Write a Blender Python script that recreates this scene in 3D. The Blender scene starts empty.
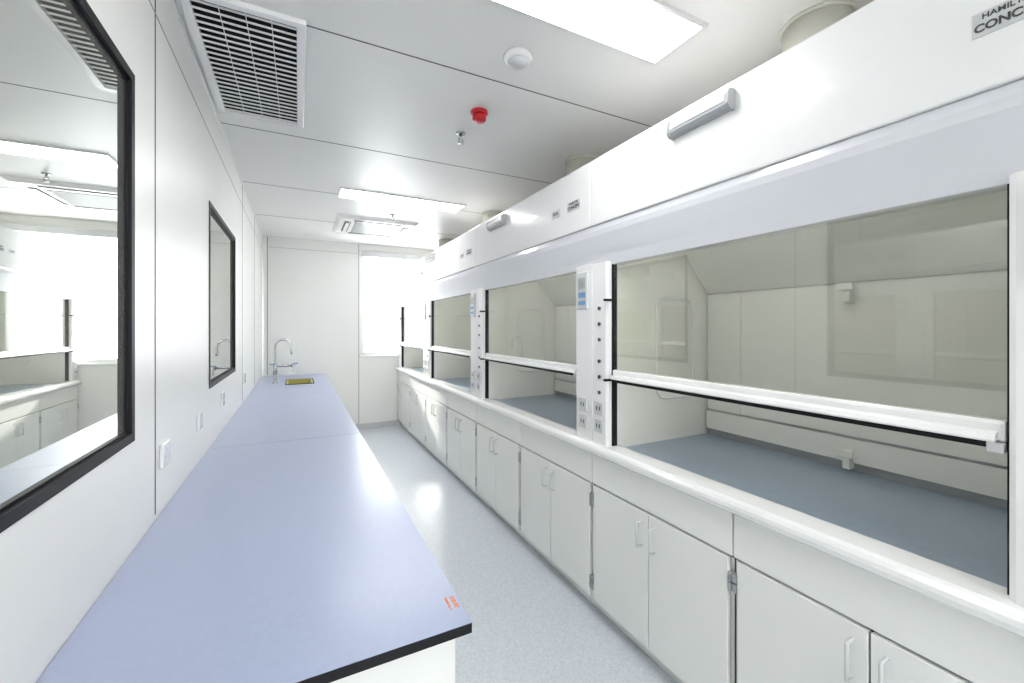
import bpy, bmesh, math
from mathutils import Vector, Matrix
S=bpy.context.scene
# ---------------------------------------------------------------- materials
def mat(name,col,rough=.4,metal=0,spec=.5,emit=0,noise=None,coat=0,rampw=.15):
    m=bpy.data.materials.new(name); m.use_nodes=True
    n=m.node_tree.nodes; l=m.node_tree.links; b=n['Principled BSDF']
    b.inputs['Base Color'].default_value=(*col,1)
    b.inputs['Roughness'].default_value=rough
    b.inputs['Metallic'].default_value=metal
    b.inputs['Specular IOR Level'].default_value=spec
    b.inputs['Coat Weight'].default_value=coat
    if emit:
        b.inputs['Emission Color'].default_value=(1,1,1,1); b.inputs['Emission Strength'].default_value=emit
    if noise:
        tc=n.new('ShaderNodeTexCoord')
        sc,amt=noise
        t=n.new('ShaderNodeTexNoise'); t.inputs['Scale'].default_value=sc; t.inputs['Detail'].default_value=3
        l.new(tc.outputs['Object'],t.inputs['Vector'])
        r=n.new('ShaderNodeValToRGB'); r.color_ramp.elements[0].position=.5-rampw; r.color_ramp.elements[1].position=.5+rampw
        r.color_ramp.elements[0].color=(*[c*(1-amt) for c in col],1)
        r.color_ramp.elements[1].color=(*[min(1,c*(1+amt)) for c in col],1)
        l.new(t.outputs['Fac'],r.inputs['Fac']); l.new(r.outputs['Color'],b.inputs['Base Color'])
    return m
M={}
M['wall']=mat('wall_panel_paint',(.83,.825,.80),.35,noise=(2,.01))
M['ceil']=mat('ceiling_panel_paint',(.76,.755,.735),.4,noise=(2,.01))
M['floor']=mat('speckled_vinyl',(.57,.60,.65),.32,noise=(110,.08),rampw=.12)
M['seam']=mat('panel_seam',(.06,.06,.06),.6)
M['lseam']=mat('light_seam',(.32,.32,.31),.6)
M['alu']=mat('aluminium_trim',(.75,.75,.75),.3,metal=.7)
M['white']=mat('powder_coat_white',(.84,.84,.83),.20,coat=.4)
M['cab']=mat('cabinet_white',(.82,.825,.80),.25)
M['header']=mat('header_shaded_white',(.68,.69,.73),.20,coat=.5)  # white coating darkened so the slanted header's shade sits in the colour
M['cream']=mat('hood_liner_cream',(.79,.785,.73),.4)
M['work']=mat('epoxy_worktop',(.28,.345,.42),.28,noise=(60,.04))
M['bench']=mat('blue_grey_benchtop',(.395,.445,.61),.28,noise=(90,.02))
M['black']=mat('black_edge',(.012,.012,.014),.5,spec=.2)
M['grey']=mat('grey_plastic',(.36,.37,.38),.35)
M['lgrey']=mat('light_grey_plastic',(.58,.59,.60),.35)
M['dark']=mat('void_shade_black',(.015,.015,.015),.8,spec=.1)  # near-black that paints the shade of the grille depth
M['chrome']=mat('chrome',(.50,.50,.51),.15,metal=1)
M['red']=mat('red_plastic',(.55,.01,.015),.3)
M['blue']=mat('blue_label',(.12,.30,.55),.4)
M['orange']=mat('orange_sticker',(.85,.22,.05),.4)
M['yellow']=mat('sink_yellow',(.50,.46,.12),.4)
M['beige']=mat('duct_beige',(.62,.61,.54),.5)
M['light']=mat('led_diffuser',(1,1,1),.5,emit=10)
M['hood_fill']=mat('hood_fill_glow',(1,1,1),.5,emit=2.6)  # glow for the strip added to brighten the hood interiors
M['lip']=mat('sill_white',(.86,.86,.85),.15,coat=.6)
def glassmat(name,tint,gl,mirror_col=(1,1,1)):
    m=bpy.data.materials.new(name); m.use_nodes=True
    n=m.node_tree.nodes; l=m.node_tree.links; n.clear()
    o=n.new('ShaderNodeOutputMaterial'); mx=n.new('ShaderNodeMixShader')
    t=n.new('ShaderNodeBsdfTransparent'); t.inputs[0].default_value=(*tint,1)
    g=n.new('ShaderNodeBsdfGlossy'); g.inputs['Roughness'].default_value=.01; g.inputs[0].default_value=(*mirror_col,1)
    mx.inputs[0].default_value=gl
    l.new(t.outputs[0],mx.inputs[1]); l.new(g.outputs[0],mx.inputs[2]); l.new(mx.outputs[0],o.inputs[0])
    return m
M['glass']=glassmat('sash_glass',(.925,.93,.895),.08)
M['clear']=glassmat('window_glass',(.97,.98,.98),.06)
def mirrormat():
    m=bpy.data.materials.new('reflective_film_glass'); m.use_nodes=True
    n=m.node_tree.nodes; l=m.node_tree.links; n.clear()
    o=n.new('ShaderNodeOutputMaterial'); mx=n.new('ShaderNodeMixShader')
    d=n.new('ShaderNodeBsdfDiffuse'); d.inputs[0].default_value=(.30,.30,.27,1)
    g=n.new('ShaderNodeBsdfGlossy'); g.inputs['Roughness'].default_value=.012; g.inputs[0].default_value=(.92,.94,.91,1)
    mx.inputs[0].default_value=.76
    l.new(d.outputs[0],mx.inputs[1]); l.new(g.outputs[0],mx.inputs[2]); l.new(mx.outputs[0],o.inputs[0])
    return m
M['mirror']=mirrormat()
# ---------------------------------------------------------------- helpers
def link(o,parent=None):
    S.collection.objects.link(o)
    if parent: o.parent=parent
    return o
def empty(name,loc):
    e=bpy.data.objects.new(name,None); e.location=loc; e.empty_display_size=.1
    S.collection.objects.link(e); return e
def off(parent): return Vector(parent.location) if parent else Vector((0,0,0))
def finish(bm,name,m,parent,smooth=False):
    o_=off(parent)
    c=Vector((0,0,0))
    if not parent:
        xs=[v.co for v in bm.verts]
        c=Vector([(min(v[i] for v in xs)+max(v[i] for v in xs))/2 for i in range(3)])
        for v in bm.verts: v.co-=c
    else:
        for v in bm.verts: v.co-=o_
    bmesh.ops.recalc_face_normals(bm,faces=bm.faces)
    me=bpy.data.meshes.new(name); bm.to_mesh(me); bm.free()
    if not isinstance(m,(list,tuple)): m=[m]
    for k in m: me.materials.append(M[k])
    if smooth:
        for p in me.polygons: p.use_smooth=True
    o=bpy.data.objects.new(name,me); o.location=c
    return link(o,parent)
def addbox(bm,x0,x1,y0,y1,z0,z1,bev=0,mi=0):
    r=bmesh.ops.create_cube(bm,size=1)
    vs=r['verts']
    for v in vs:
        v.co=Vector(((x0+x1)/2+v.co.x*(x1-x0),(y0+y1)/2+v.co.y*(y1-y0),(z0+z1)/2+v.co.z*(z1-z0)))
    fs=set(f for v in vs for f in v.link_faces)
    for f in fs: f.material_index=mi
    if bev:
        es=list(set(e for v in vs for e in v.link_edges))
        bmesh.ops.bevel(bm,geom=es,offset=bev,segments=2,profile=.5,affect='EDGES',material=mi)
def box(name,x0,x1,y0,y1,z0,z1,m,parent=None,bev=0):
    bm=bmesh.new(); addbox(bm,x0,x1,y0,y1,z0,z1,bev); return finish(bm,name,m,parent)
def boxes(name,lst,m,parent=None,bev=0):
    bm=bmesh.new()
    for b in lst:
        addbox(bm,*b[:6],bev=bev,mi=b[6] if len(b)>6 else 0)
    return finish(bm,name,m,parent)
def prof(name,pts,y0,y1,m,parent=None,smooth=False):
    bm=bmesh.new()
    a=[bm.verts.new((x,y0,z)) for x,z in pts]; b=[bm.verts.new((x,y1,z)) for x,z in pts]
    n=len(pts)
    bm.faces.new(a); bm.faces.new(b[::-1])
    for i in range(n): bm.faces.new((a[i],b[i],b[(i+1)%n],a[(i+1)%n]))
    return finish(bm,name,m,parent,smooth)
def cyl(name,c,r,h,m,parent=None,axis='Z',r2=None,seg=32,smooth=True):
    bm=bmesh.new()
    R={'Z':Matrix.Identity(4),'X':Matrix.Rotation(math.pi/2,4,'Y'),'Y':Matrix.Rotation(math.pi/2,4,'X')}[axis]
    bmesh.ops.create_cone(bm,cap_ends=True,segments=seg,radius1=r,radius2=r if r2 is None else r2,depth=h,matrix=Matrix.Translation(c)@R)
    o=finish(bm,name,m,parent)
    for p in o.data.polygons: p.use_smooth=len(p.vertices)==4
    return o
def lathe(name,prof_,c,m,parent=None,seg=40):
    bm=bmesh.new(); rings=[]
    for r,z in prof_:
        rings.append([bm.verts.new((c[0]+r*math.cos(2*math.pi*i/seg),c[1]+r*math.sin(2*math.pi*i/seg),c[2]+z)) for i in range(seg)])
    for a,b in zip(rings,rings[1:]):
        for i in range(seg): bm.faces.new((a[i],a[(i+1)%seg],b[(i+1)%seg],b[i]))
    bm.faces.new(rings[0]); bm.faces.new(rings[-1])
    return finish(bm,name,m,parent,True)
def tube(name,pts,r,m,parent=None,cyclic=False):
    cu=bpy.data.curves.new(name,'CURVE'); cu.dimensions='3D'; cu.bevel_depth=r; cu.bevel_resolution=4; cu.use_fill_caps=True
    s=cu.splines.new('POLY'); s.points.add(len(pts)-1); o_=off(parent)
    for p,q in zip(s.points,pts): v=Vector(q)-o_; p.co=(*v,1)
    s.use_cyclic_u=cyclic
    cu.materials.append(M[m]); o=bpy.data.objects.new(name,cu)
    return link(o,parent)
def text(name,body,loc,size,m,parent,rot,bold=0):
    cu=bpy.data.curves.new(name,'FONT'); cu.body=body; cu.size=size; cu.extrude=.0004; cu.offset=bold; cu.align_x='CENTER'; cu.align_y='CENTER'
    cu.materials.append(M[m]); o=bpy.data.objects.new(name,cu); o.location=Vector(loc)-off(parent); o.rotation_euler=rot
    return link(o,parent)
# ---------------------------------------------------------------- room shell
XL,XR,YB,YF,ZC=-.43,2.36,-3.2,6.58,2.75
box('floor',XL-.15,XR+.15,YB-.15,YF+.15,-.1,0,'floor')
box('ceiling',XL-.15,XR+.15,YB-.15,YF+.15,ZC,ZC+.1,'ceil')
W=[(.15,1.60,1.17,2.24),(2.77,3.83,1.17,2.19)]
t=.12
L=[(XL-t,XL,YB,YF,0,1.17),(XL-t,XL,YB,YF,2.24,ZC),
   (XL-t,XL,YB,.15,1.17,2.24),(XL-t,XL,1.60,2.77,1.17,2.24),(XL-t,XL,3.83,YF,1.17,2.24),(XL-t,XL,2.77,3.83,2.19,2.24)]
boxes('wall_left',L,'wall')
for i,(a,b,z0,z1) in enumerate(W):
    e=empty('window_%d'%(i+1),(XL,(a+b)/2,(z0+z1)/2))
    f=.026
    boxes('frame',[(XL-.05,XL+.004,a,a+f,z0,z1),(XL-.05,XL+.004,b-f,b,z0,z1),(XL-.05,XL+.004,a+f,b-f,z0,z0+f),(XL-.05,XL+.004,a+f,b-f,z1-f,z1)],'black',e)
    box('pane',XL-.03,XL-.012,a+f,b-f,z0+f,z1-f,'mirror',e)
    g=.006
    boxes('bead',[(XL-.012,XL-.006,a+f,a+f+g,z0+f,z1-f),(XL-.012,XL-.006,b-f-g,b-f,z0+f,z1-f),(XL-.012,XL-.006,a+f,b-f,z0+f,z0+f+g),(XL-.012,XL-.006,a+f,b-f,z1-f-g,z1-f)],'black',e)
box('wall_right',XR,XR+t,YB,YF,0,ZC,'wall')
fx0,fx1,fz0,fz1=.83,2.1,1.09,2.62
boxes('wall_far',[(XL-t,fx0,YF,YF+t,0,ZC),(fx1,XR+t,YF,YF+t,0,ZC),(fx0,fx1,YF,YF+t,0,fz0),(fx0,fx1,YF,YF+t,fz1,ZC)],'wall')
e=empty('window_3',((fx0+fx1)/2,YF+.06,(fz0+fz1)/2))
f=.045
boxes('frame',[(fx0,fx0+f,YF+.02,YF+.09,fz0,fz1),(fx1-f,fx1,YF+.02,YF+.09,fz0,fz1),(fx0+f,fx1-f,YF+.02,YF+.09,fz0,fz0+f),(fx0+f,fx1-f,YF+.02,YF+.09,fz1-f,fz1),((fx0+fx1)/2-.025,(fx0+fx1)/2+.025,YF+.02,YF+.09,fz0+f,fz1-f)],'white',e,)
box('pane',fx0+f,fx1-f,YF+.05,YF+.056,fz0+f,fz1-f,'clear',e)
box('sill',fx0-.02,fx1+.02,YF-.03,YF+.02,fz0-.025,fz0,'lip',e,.004)
box('blind_cassette',fx0,fx1,YF-.05,YF+.015,fz1-.06,fz1+.02,'lgrey',e,.006)
boxes('wall_near',[(XL-t,-.2,YB-t,YB,0,ZC),(1.3,XR+t,YB-t,YB,0,ZC),(-.2,1.3,YB-t,YB,0,.95),(-.2,1.3,YB-t,YB,2.6,ZC)],'wall')
e=empty('window_4',(.55,YB-.06,1.7))  # unseen window, added in the rear wall to let sky light in
boxes('frame',[(-.2,-.15,YB-.09,YB-.02,.95,2.6),(1.25,1.3,YB-.09,YB-.02,.95,2.6),(-.15,1.25,YB-.09,YB-.02,.95,1.0),(-.15,1.25,YB-.09,YB-.02,2.55,2.6),(.53,.57,YB-.09,YB-.02,1.0,2.55)],'white',e)
box('pane',-.15,1.25,YB-.06,YB-.055,1.0,2.55,'clear',e)
k=1
def trim(*a,m='seam',bev=0):
    global k
    box('trim_%d'%k,*a,m,None,bev); k+=1
for y in (-2.67,-1.52,-.37,.78,1.93,3.08,4.23,5.38):
    trim(XL,XR,y-.003,y+.003,ZC-.0015,ZC+.001)
trim(XL,XL+.012,YB,YF,ZC-.012,ZC,m='alu')
trim(XL,XR,YF-.012,YF,ZC-.012,ZC,m='alu')
trim(XL,XL+.02,YF-.02,YF,.85,ZC-.012,m='alu')
for y in (1.81,4.3,5.45,-.95):
    trim(XL-.001,XL+.0015,y-.003,y+.003,.87,ZC-.012)
trim(XL-.001,XL+.0015,YB,YF,2.56,2.564,m='lseam')
trim(XL+.057,XL+.063,YF-.0015,YF+.001,.87,ZC-.012,m='seam')
trim(.80,.806,YF-.0015,YF+.001,0.08,ZC-.012,m='seam')
trim(XL+.063,.80,YF-.0015,YF+.001,2.60,2.604,m='lseam')
box('baseboard_far',.36,1.36,YF-.012,YF,0,.08,'lgrey')
# ---------------------------------------------------------------- ceiling LED panels
for (x0,x1,y0,y1) in ((.31,1.50,1.17,1.46),(.33,1.52,4.0,4.29),(.31,1.50,-1.66,-1.37)):  # last panel is unseen, added behind the camera to light the room
    e=empty('ceiling_light_panel',((x0+x1)/2,(y0+y1)/2,ZC))
    b=.016
    boxes('frame',[(x0,x1,y0,y0+b,ZC-.014,ZC),(x0,x1,y1-b,y1,ZC-.014,ZC),(x0,x0+b,y0+b,y1-b,ZC-.014,ZC),(x1-b,x1,y0+b,y1-b,ZC-.014,ZC)],'alu',e)
    box('diffuser',x0+b,x1-b,y0+b,y1-b,ZC-.009,ZC-.001,'light',e)
# ---------------------------------------------------------------- return-air grille
gx0,gx1,gy0,gy1=-.40,.03,1.90,2.90
e=empty('air_return_grille',((gx0+gx1)/2,(gy0+gy1)/2,ZC))
b=.035
boxes('frame',[(gx0,gx1,gy0,gy0+b,ZC-.02,ZC),(gx0,gx1,gy1-b,gy1,ZC-.02,ZC),(gx0,gx0+b,gy0+b,gy1-b,ZC-.02,ZC),(gx1-b,gx1,gy0+b,gy1-b,ZC-.02,ZC)],'white',e,.002)
box('void_shade_sheet',gx0+b,gx1-b,gy0+b,gy1-b,ZC-.002,ZC-.0005,'dark',e)  # thin black sheet painted as the shaded depth above the slats
bm=bmesh.new(); n=22
for i in range(n):
    y=gy0+b+(i+.5)*(gy1-gy0-2*b)/n
    addbox(bm,gx0+b,gx1-b,y-.003,y+.003,ZC-.016,ZC-.010)
for i in range(1,4):
    x=gx0+b+i*(gx1-gx0-2*b)/4
    addbox(bm,x-.0015,x+.0015,gy0+b,gy1-b,ZC-.010,ZC-.007)
finish(bm,'slats','white',e)
# ---------------------------------------------------------------- ceiling devices
e=empty('smoke_detector',(.904,1.713,ZC))
lathe('base',[(.068,0),(.068,-.012),(.06,-.02),(.05,-.022)],(.904,1.713,ZC),'white',e)
lathe('dome',[(.046,-.022),(.046,-.032),(.036,-.042),(.015,-.046),(.001,-.047)],(.904,1.713,ZC),'lgrey',e)
e=empty('fire_alarm_beacon',(.934,2.25,ZC))
lathe('base',[(.05,0),(.05,-.012),(.044,-.018)],(.934,2.25,ZC),'red',e)
lathe('lens',[(.040,-.018),(.040,-.045),(.034,-.054),(.001,-.056)],(.934,2.25,ZC),'red',e)
for y in (2.55,4.74):
    e=empty('fire_sprinkler',(.93,y,ZC)); c=(.93,y,ZC)
    lathe('escutcheon',[(.032,0),(.03,-.006),(.012,-.01)],c,'chrome',e)
    cyl('stem',(c[0],c[1],ZC-.025),.009,.03,'chrome',e)
    tube('yoke',[(c[0]-.012,y,ZC-.035),(c[0]-.014,y,ZC-.05),(c[0],y,ZC-.064),(c[0]+.014,y,ZC-.05),(c[0]+.012,y,ZC-.035)],.004,'chrome',e)
    lathe('deflector',[(.02,-.062),(.02,-.067)],c,'chrome',e)
cx,cy=.84,5.4; h=.45
e=empty('ceiling_cassette_air_conditioner',(cx,cy,ZC))
bm=bmesh.new()
def frust(bm,cx,cy,a,z0,b_,z1):
    lo=[bm.verts.new((cx+sx*a,cy+sy*a,z0)) for sx,sy in((-1,-1),(1,-1),(1,1),(-1,1))]
    hi=[bm.verts.new((cx+sx*b_,cy+sy*b_,z1)) for sx,sy in((-1,-1),(1,-1),(1,1),(-1,1))]
    bm.faces.new(lo); bm.faces.new(hi)
    for i in range(4): bm.faces.new((lo[i],lo[(i+1)%4],hi[(i+1)%4],hi[i]))
frust(bm,cx,cy,h,ZC,h-.04,ZC-.035)
finish(bm,'panel','white',e)
for i,(dx,dy) in enumerate(((1,0),(-1,0),(0,1),(0,-1))):
    a=.33
    if dx: box('air_outlet_%d'%i,cx+dx*a-.035,cx+dx*a+.035,cy-.27,cy+.27,ZC-.038,ZC-.034,'seam',e); box('louver_%d'%i,cx+dx*a-.02,cx+dx*a+.02,cy-.26,cy+.26,ZC-.045,ZC-.040,'white',e)
    else: box('air_outlet_%d'%i,cx-.27,cx+.27,cy+dy*a-.035,cy+dy*a+.035,ZC-.038,ZC-.034,'seam',e); box('louver_%d'%i,cx-.26,cx+.26,cy+dy*a-.02,cy+dy*a+.02,ZC-.045,ZC-.040,'white',e)
box('filter_back',cx-.25,cx+.25,cy-.25,cy+.25,ZC-.038,ZC-.034,'grey',e)
bm=bmesh.new()
for i in range(12):
    y=cy-.24+i*.48/11; addbox(bm,cx-.25,cx+.25,y-.010,y+.010,ZC-.042,ZC-.037)
finish(bm,'intake_grille','lgrey',e)
# ---------------------------------------------------------------- fume hoods
P=1.6
def hood(c,labels):
    y0,y1=c-P/2,min(c+P/2,YF-.015)
    o0,o1=y0+.155,y1-.117
    e=empty('fume_hood',(1.8,c,.9))
    prof('sill',[(1.44,.845),(1.37,.845),(1.352,.850),(1.341,.860),(1.337,.875),(1.338,.888),(1.344,.899),(1.356,.906),(1.44,.908)],y0+.002,y1-.002,'lip',e)
    box('worktop',1.445,2.2,y0,y1,.86,.892,'work',e)
    box('worktop_gasket',1.44,1.445,o0,o1,.86,.903,'black',e)
    boxes('side_walls',[(1.47,2.2,y0,o0,.892,2.33),(1.47,2.2,o1,y1,.892,2.33)],'cream',e)
    box('back_wall',2.17,2.2,o0,o1,.892,2.33,'cream',e)
    box('roof',1.39,2.2,y0,y1,2.33,2.36,'white',e)
    box('liner_ceiling',1.50,2.17,o0,o1,2.12,2.14,'cream',e)
    box('added_fill_strip',1.60,1.74,o0+.25,o1-.25,2.10,2.12,'hood_fill',e,.004)  # glowing strip added under the liner ceiling to brighten the interior
    boxes('baffle',[(2.10,2.106,o0+.01,c+.469,1.04,1.69),(2.10,2.106,c+.471,o1-.01,1.04,1.69),
                    (2.09,2.096,o0+.01,o1-.01,.93,1.03)],'cream',e)
    prof('upper_baffle',[(2.10,1.695),(1.86,1.96),(1.866,1.965),(2.106,1.70)],o0+.01,o1-.01,'cream',e)
    box('baffle_shadow_gap',2.108,2.11,o0+.01,o1-.01,1.026,1.044,'lgrey',e)
    box('baffle_slot',2.106,2.108,o0+.01,o1-.01,.893,.93,'grey',e)
    for q,z in ((c-.03,1.66),(c-.03,.955)):
        boxes('baffle_bracket',[(2.06,2.10,q-.014,q+.014,z-.05,z+.03),(2.05,2.06,q-.028,q+.028,z+.0,z+.03)],'cream',e,.003)
    for yy in (o1-.004,o0+.004):
        pts=[]
        for (ax,az,a0) in ((1.93,1.60,0),(1.77,1.60,90),(1.77,1.18,180),(1.93,1.18,270)):
            for j in range(7):
                a=math.radians(a0+j*15); pts.append((ax+.06*math.cos(a),yy,az+.06*math.sin(a)))
        tube('access_panel_gasket',pts,.006,'white',e,True)
    boxes('fascia',[(1.36,1.39,y0+.0015,y1-.0015,2.03,2.37)],'white',e,.006)
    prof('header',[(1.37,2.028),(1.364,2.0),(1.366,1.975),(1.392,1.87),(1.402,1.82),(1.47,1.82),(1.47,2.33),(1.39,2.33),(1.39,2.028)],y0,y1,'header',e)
    for a,b,side in ((y0,o0,0),(o1,y1,1)):
        z0,z1=.905,1.835
        bm=bmesh.new()
        if side: poly=[(1.376,a+.012),(1.376,b-.006),(1.386,b),(1.47,b),(1.47,a),(1.388,a)]
        else: poly=[(1.376,a+.006),(1.376,b-.012),(1.388,b),(1.47,b),(1.47,a),(1.386,a)]
        lo=[bm.verts.new((x,y,z0)) for x,y in poly]; hi=[bm.verts.new((x,y,z1)) for x,y in poly]
        bm.faces.new(lo); bm.faces.new(hi)
        for i in range(6): bm.faces.new((lo[i],lo[(i+1)%6],hi[(i+1)%6],hi[i]))
        finish(bm,'post',['white'],e)
        iy=o0 if side==0 else o1; d=.007 if side==0 else -.007
        box('sash_track',1.404,1.434,min(iy,iy+d),max(iy,iy+d),.908,1.83,'black',e)
    bm=bmesh.new()
    yq=y1-.058
    for z in (1.60,1.52,1.44,1.33,1.25,1.17):
        bmesh.ops.create_cone(bm,cap_ends=True,segments=20,radius1=.010,radius2=.008,depth=.008,matrix=Matrix.Translation((1.374,yq,z))@Matrix.Rotation(math.pi/2,4,'Y'))
    finish(bm,'service_ports','seam',e)
    for z in (1.64,1.24):
        box('sash_stop',1.355,1.40,o1-.010,o1+.006,z-.006,z+.006,'black',e,.002)
    yp=y0+.075
    box('control_panel',1.362,1.378,yp-.045,yp+.045,1.60,1.80,'lgrey',e,.004)
    box('control_display',1.360,1.363,yp-.03,yp+.03,1.71,1.77,'grey',e)
    boxes('control_keys',[(1.360,1.363,yp-.03,yp+.03,1.625,1.645),(1.360,1.363,yp-.03,yp+.03,1.665,1.69)],'blue',e)
    for zz in (1.0,1.09):
        for yy in (yp,y1-.058):
            box('power_outlet',1.366,1.378,yy-.034,yy+.034,zz-.034,zz+.034,'lgrey',e,.003)
            boxes('outlet_slots',[(1.3645,1.3665,yy-.014,yy-.008,zz-.01,zz+.01),(1.3645,1.3665,yy+.008,yy+.014,zz-.01,zz+.01)],'seam',e)
    box('sash_glass',1.416,1.422,o0+.008,o1-.008,1.27,1.86,'glass',e)
    boxes('sash_bar',[(1.400,1.436,o0+.008,o1-.008,1.243,1.292)],'lip',e,.008)
    prof('sash_handle',[(1.400,1.25),(1.382,1.245),(1.379,1.25),(1.384,1.262),(1.400,1.268)],o0+.02,o1-.02,'lip',e)
    box('sash_gasket',1.402,1.434,o0+.008,o1-.008,1.228,1.244,'black',e)
    box('sash_clamp',1.385,1.44,o0+.008,o0+.035,1.222,1.245,'lgrey',e,.003)
    q=y0+.145
    box('rating_plaque',1.357,1.361,q-.06,q+.06,2.15,2.205,'lgrey',e,.0015)
    text('rating_text','HAMILTON',(1.3565,q,2.192),.017,'seam',e,(math.pi/2,0,-math.pi/2),.0003)
    text('rating_series','CONCEPT',(1.3565,q,2.168),.024,'seam',e,(math.pi/2,0,-math.pi/2),.0008)
    if labels:
        box('test_plaque',1.357,1.361,y0+.28,y0+.37,2.15,2.195,'lgrey',e,.0015)
        text('test_text','CE 01',(1.3565,y0+.325,2.172),.024,'seam',e,(math.pi/2,0,-math.pi/2),.0005)
    return e
centers=[-.63,.97,2.57,4.17,5.77]
for c in centers: hood(c,c>1)
for y in (1.09,2.9,4.7):
    e=empty('fascia_lamp_switch_box',(1.36,y,2.3))
    prof('housing',[(1.36,2.265),(1.335,2.268),(1.325,2.28),(1.325,2.32),(1.333,2.332),(1.36,2.334)],y-.13,y+.13,'grey',e)
    for s in (-1,1): prof('end_cap',[(1.36,2.262),(1.333,2.265),(1.322,2.28),(1.322,2.322),(1.333,2.335),(1.36,2.337)],y+s*.13-.006,y+s*.13+.006,'grey',e)
    box('status_strip',1.322,1.326,y-.12,y+.12,2.292,2.314,'lip',e)
for c in centers:
    if c<0: continue
    e=empty('exhaust_duct',(1.9,c,2.37))
    cyl('pipe',(1.9,c,(2.36+ZC)/2),.12,ZC-2.36,'beige',e)
    lathe('flange',[(.125,0),(.15,0.0),(.15,.025),(.125,.03)],(1.9,c,2.362),'beige',e)
    lathe('ceiling_collar',[(.122,-.012),(.13,-.012),(.13,0)],(1.9,c,ZC),'beige',e)
# ---------------------------------------------------------------- base cabinets
def cabinet(c):
    y0,y1=c-.4,min(c+.4,YF-.005); yc=(y0+y1)/2
    e=empty('base_cabinet',(1.8,yc,0))
    boxes('carcass',[(1.39,2.2,y0+.001,y1-.001,.09,.842),(1.43,2.2,y0+.001,y1-.001,0,.09)],'cab',e)
    box('apron',1.372,1.39,y0+.003,y1-.003,.69,.842,'cab',e,.002)
    for s in (0,1):
        a=y0+.018 if s==0 else yc+.0025; b=yc-.0025 if s==0 else y1-.018
        box('door_leaf',1.368,1.388,a,b,.085,.682,'cab',e,.003)
        yh=yc+(.038 if s else -.038)
        tube('pull_handle',[(1.37,yh,.64),(1.338,yh,.638),(1.336,yh,.63),(1.336,yh,.54),(1.338,yh,.532),(1.37,yh,.53)],.005,'lgrey',e)
        yy=(y0+.009) if s==0 else (y1-.009)
        for z in (.60,.17):
            boxes('hinge',[(1.364,1.388,yy-.007,yy+.007,z-.032,z-.003),(1.364,1.388,yy-.007,yy+.007,z+.003,z+.032)],'grey',e,.002)
    boxes('reveal',[(1.386,1.391,y0,y1,.68,.692),(1.386,1.391,yc-.004,yc+.004,.085,.684),(1.386,1.3905,y0,y0+.003,.085,.842)],'seam',e)
for c in centers:
    for s in (-.4,.4):
        cabinet(c+s)
# ---------------------------------------------------------------- laboratory bench
bx0,bx1,by0,by1=XL+.002,.343,.868,YF-.002
e=empty('laboratory_bench',(0,3.5,0))
sx0,sx1,sy0,sy1=-.12,.16,5.45,5.95
segs=[]
T0,T1=.826,.85
def slab(x0,x1,y0,y1):
    segs.append((x0,x1,y0,y1))
slab(bx0,bx1,by0,2.744);slab(bx0,bx1,2.749,4.599);slab(bx0,bx1,4.604,sy0);slab(bx0,bx1,sy1,by1);slab(bx0,sx0,sy0,sy1);slab(sx1,bx1,sy0,sy1)
boxes('benchtop',[(a,b,c,d,T1-.002,T1) for a,b,c,d in segs],'bench',e)
boxes('benchtop_core',[(a,b,c,d,T0,T1-.002) for a,b,c,d in segs],'black',e)
boxes('carcass',[(bx0,bx1-.035,by0+.04,sy0-.05,.09,T0-.001),(bx0,bx1-.035,sy0-.05,by1,.09,.55),(bx0,bx1-.08,by0+.06,by1,0,.09),(bx1-.06,bx1-.035,sy0-.05,by1,.55,T0-.001)],'cab',e)
ys=by0+.06; i=0
while ys+.45<by1:
    boxes('door_leaf',[(bx1-.035,bx1-.017,ys,ys+.445,.09,.66),(bx1-.035,bx1-.017,ys,ys+.445,.665,.815)],'cab',e,.002)
    yh=ys+(.40 if i%2==0 else .045)
    tube('pull_handle',[(bx1-.018,yh,.61),(bx1+.012,yh,.608),(bx1+.012,yh,.492),(bx1-.018,yh,.49)],.005,'lip',e)
    ys+=.45; i+=1
text('sticker_text','LAB FIT',(.330,.95,T1+.0005),.014,'orange',e,(0,0,-math.pi/2),.0004)
text('sticker_text_small','bench no. 1',(.316,.95,T1+.0005),.010,'orange',e,(0,0,-math.pi/2),.0002)
e=empty('laboratory_sink',(0,5.7,.7))
r=.015
boxes('basin',[(sx0+.001,sx0+r,sy0+.001,sy1-.001,.60,.855),(sx1-r,sx1-.001,sy0+.001,sy1-.001,.60,.855),(sx0+r,sx1-r,sy0+.001,sy0+r,.60,.855),(sx0+r,sx1-r,sy1-r,sy1-.001,.60,.855),(sx0+.001,sx1-.001,sy0+.001,sy1-.001,.585,.60)],'yellow',e)
boxes('rim',[(sx0-.012,sx0+.001,sy0-.012,sy1+.012,T1,T1+.007),(sx1-.001,sx1+.012,sy0-.012,sy1+.012,T1,T1+.007),(sx0,sx1,sy0-.012,sy0+.001,T1,T1+.007),(sx0,sx1,sy1-.001,sy1+.012,T1,T1+.007)],'black',e)
cyl('drain',(.02,5.7,.602),.03,.006,'chrome',e)
fx,fy=-.24,5.70
e=empty('laboratory_faucet',(fx,fy,T1))
lathe('base',[(.034,0),(.034,.008),(.026,.02),(.016,.025)],(fx,fy,T1),'chrome',e)
pts=[(fx,fy,T1+.02),(fx,fy,T1+.43)]
for j in range(1,13):
    a=math.pi-j*math.pi/12; pts.append((fx+.085+.085*math.cos(a),fy,T1+.43+.085*math.sin(a)))
pts.append((fx+.17,fy,T1+.38))
tube('gooseneck',pts,.013,'chrome',e)
cyl('serrated_nozzle',(fx+.17,fy,T1+.36),.010,.05,'chrome',e,r2=.015)
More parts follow.
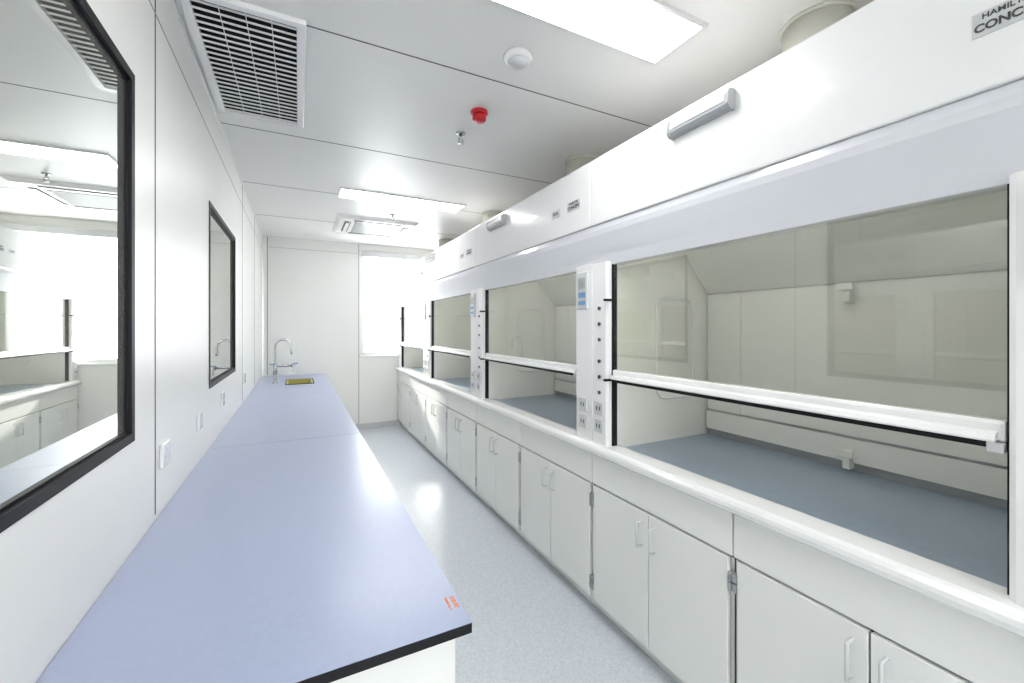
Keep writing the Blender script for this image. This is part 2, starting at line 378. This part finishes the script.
cyl('body',(fx,fy,T1+.16),.022,.12,'chrome',e)
cyl('crossbar',(fx+.09,fy,T1+.20),.014,.20,'chrome',e,'X')
xx=fx+.19
cyl('valve_head',(xx,fy,T1+.20),.024,.03,'chrome',e,'X')
tube('side_outlet',[(xx,fy,T1+.20),(xx,fy-.05,T1+.20),(xx,fy-.09,T1+.18),(xx,fy-.1,T1+.13)],.010,'chrome',e)
box('lever',xx-.008,xx+.05,fy-.008,fy+.008,T1+.215,T1+.23,'blue',e,.003)
box('lever_main',fx-.06,fx+.02,fy-.01,fy+.01,T1+.215,T1+.228,'blue',e,.003)
for y in (1.90,2.5,3.2,4.4):
    e=empty('wall_socket',(XL,y,1.05))
    box('plate',XL,XL+.012,y-.043,y+.043,1.05-.043,1.05+.043,'lip',e,.004)
    boxes('slots',[(XL+.0115,XL+.0128,y-.018,y-.014,1.035,1.050),(XL+.0115,XL+.0128,y+.014,y+.018,1.035,1.050),(XL+.0115,XL+.0128,y-.002,y+.002,1.06,1.072)],'grey',e)
e=empty('floor_drain',(.72,5.0,0))
lathe('ring',[(.06,0.0),(.06,.003),(.045,.004)],(.72,5.0,0),'chrome',e)
# ---------------------------------------------------------------- world, sun, camera
w=bpy.data.worlds.new('sky'); S.world=w; w.use_nodes=True
bg=w.node_tree.nodes['Background']; bg.inputs[0].default_value=(.97,.985,1,1); bg.inputs[1].default_value=7
su=bpy.data.lights.new('sun','SUN'); su.energy=7; su.angle=.02; su.color=(1,.97,.92)
so=bpy.data.objects.new('sun',su); link(so); so.location=(0,9,5)
so.rotation_euler=Vector((.22,-1,-.42)).to_track_quat('-Z','Y').to_euler()
cam=bpy.data.cameras.new('camera'); co=bpy.data.objects.new('camera',cam); link(co)
co.location=(0,0,1.5); co.rotation_euler=(math.pi/2,0,-math.radians(27))
cam.sensor_width=36; cam.lens=36*420/1024; cam.shift_y=-13.5/1024; cam.clip_start=.02
S.camera=co
S.view_settings.view_transform='Standard'
S.view_settings.exposure=.95
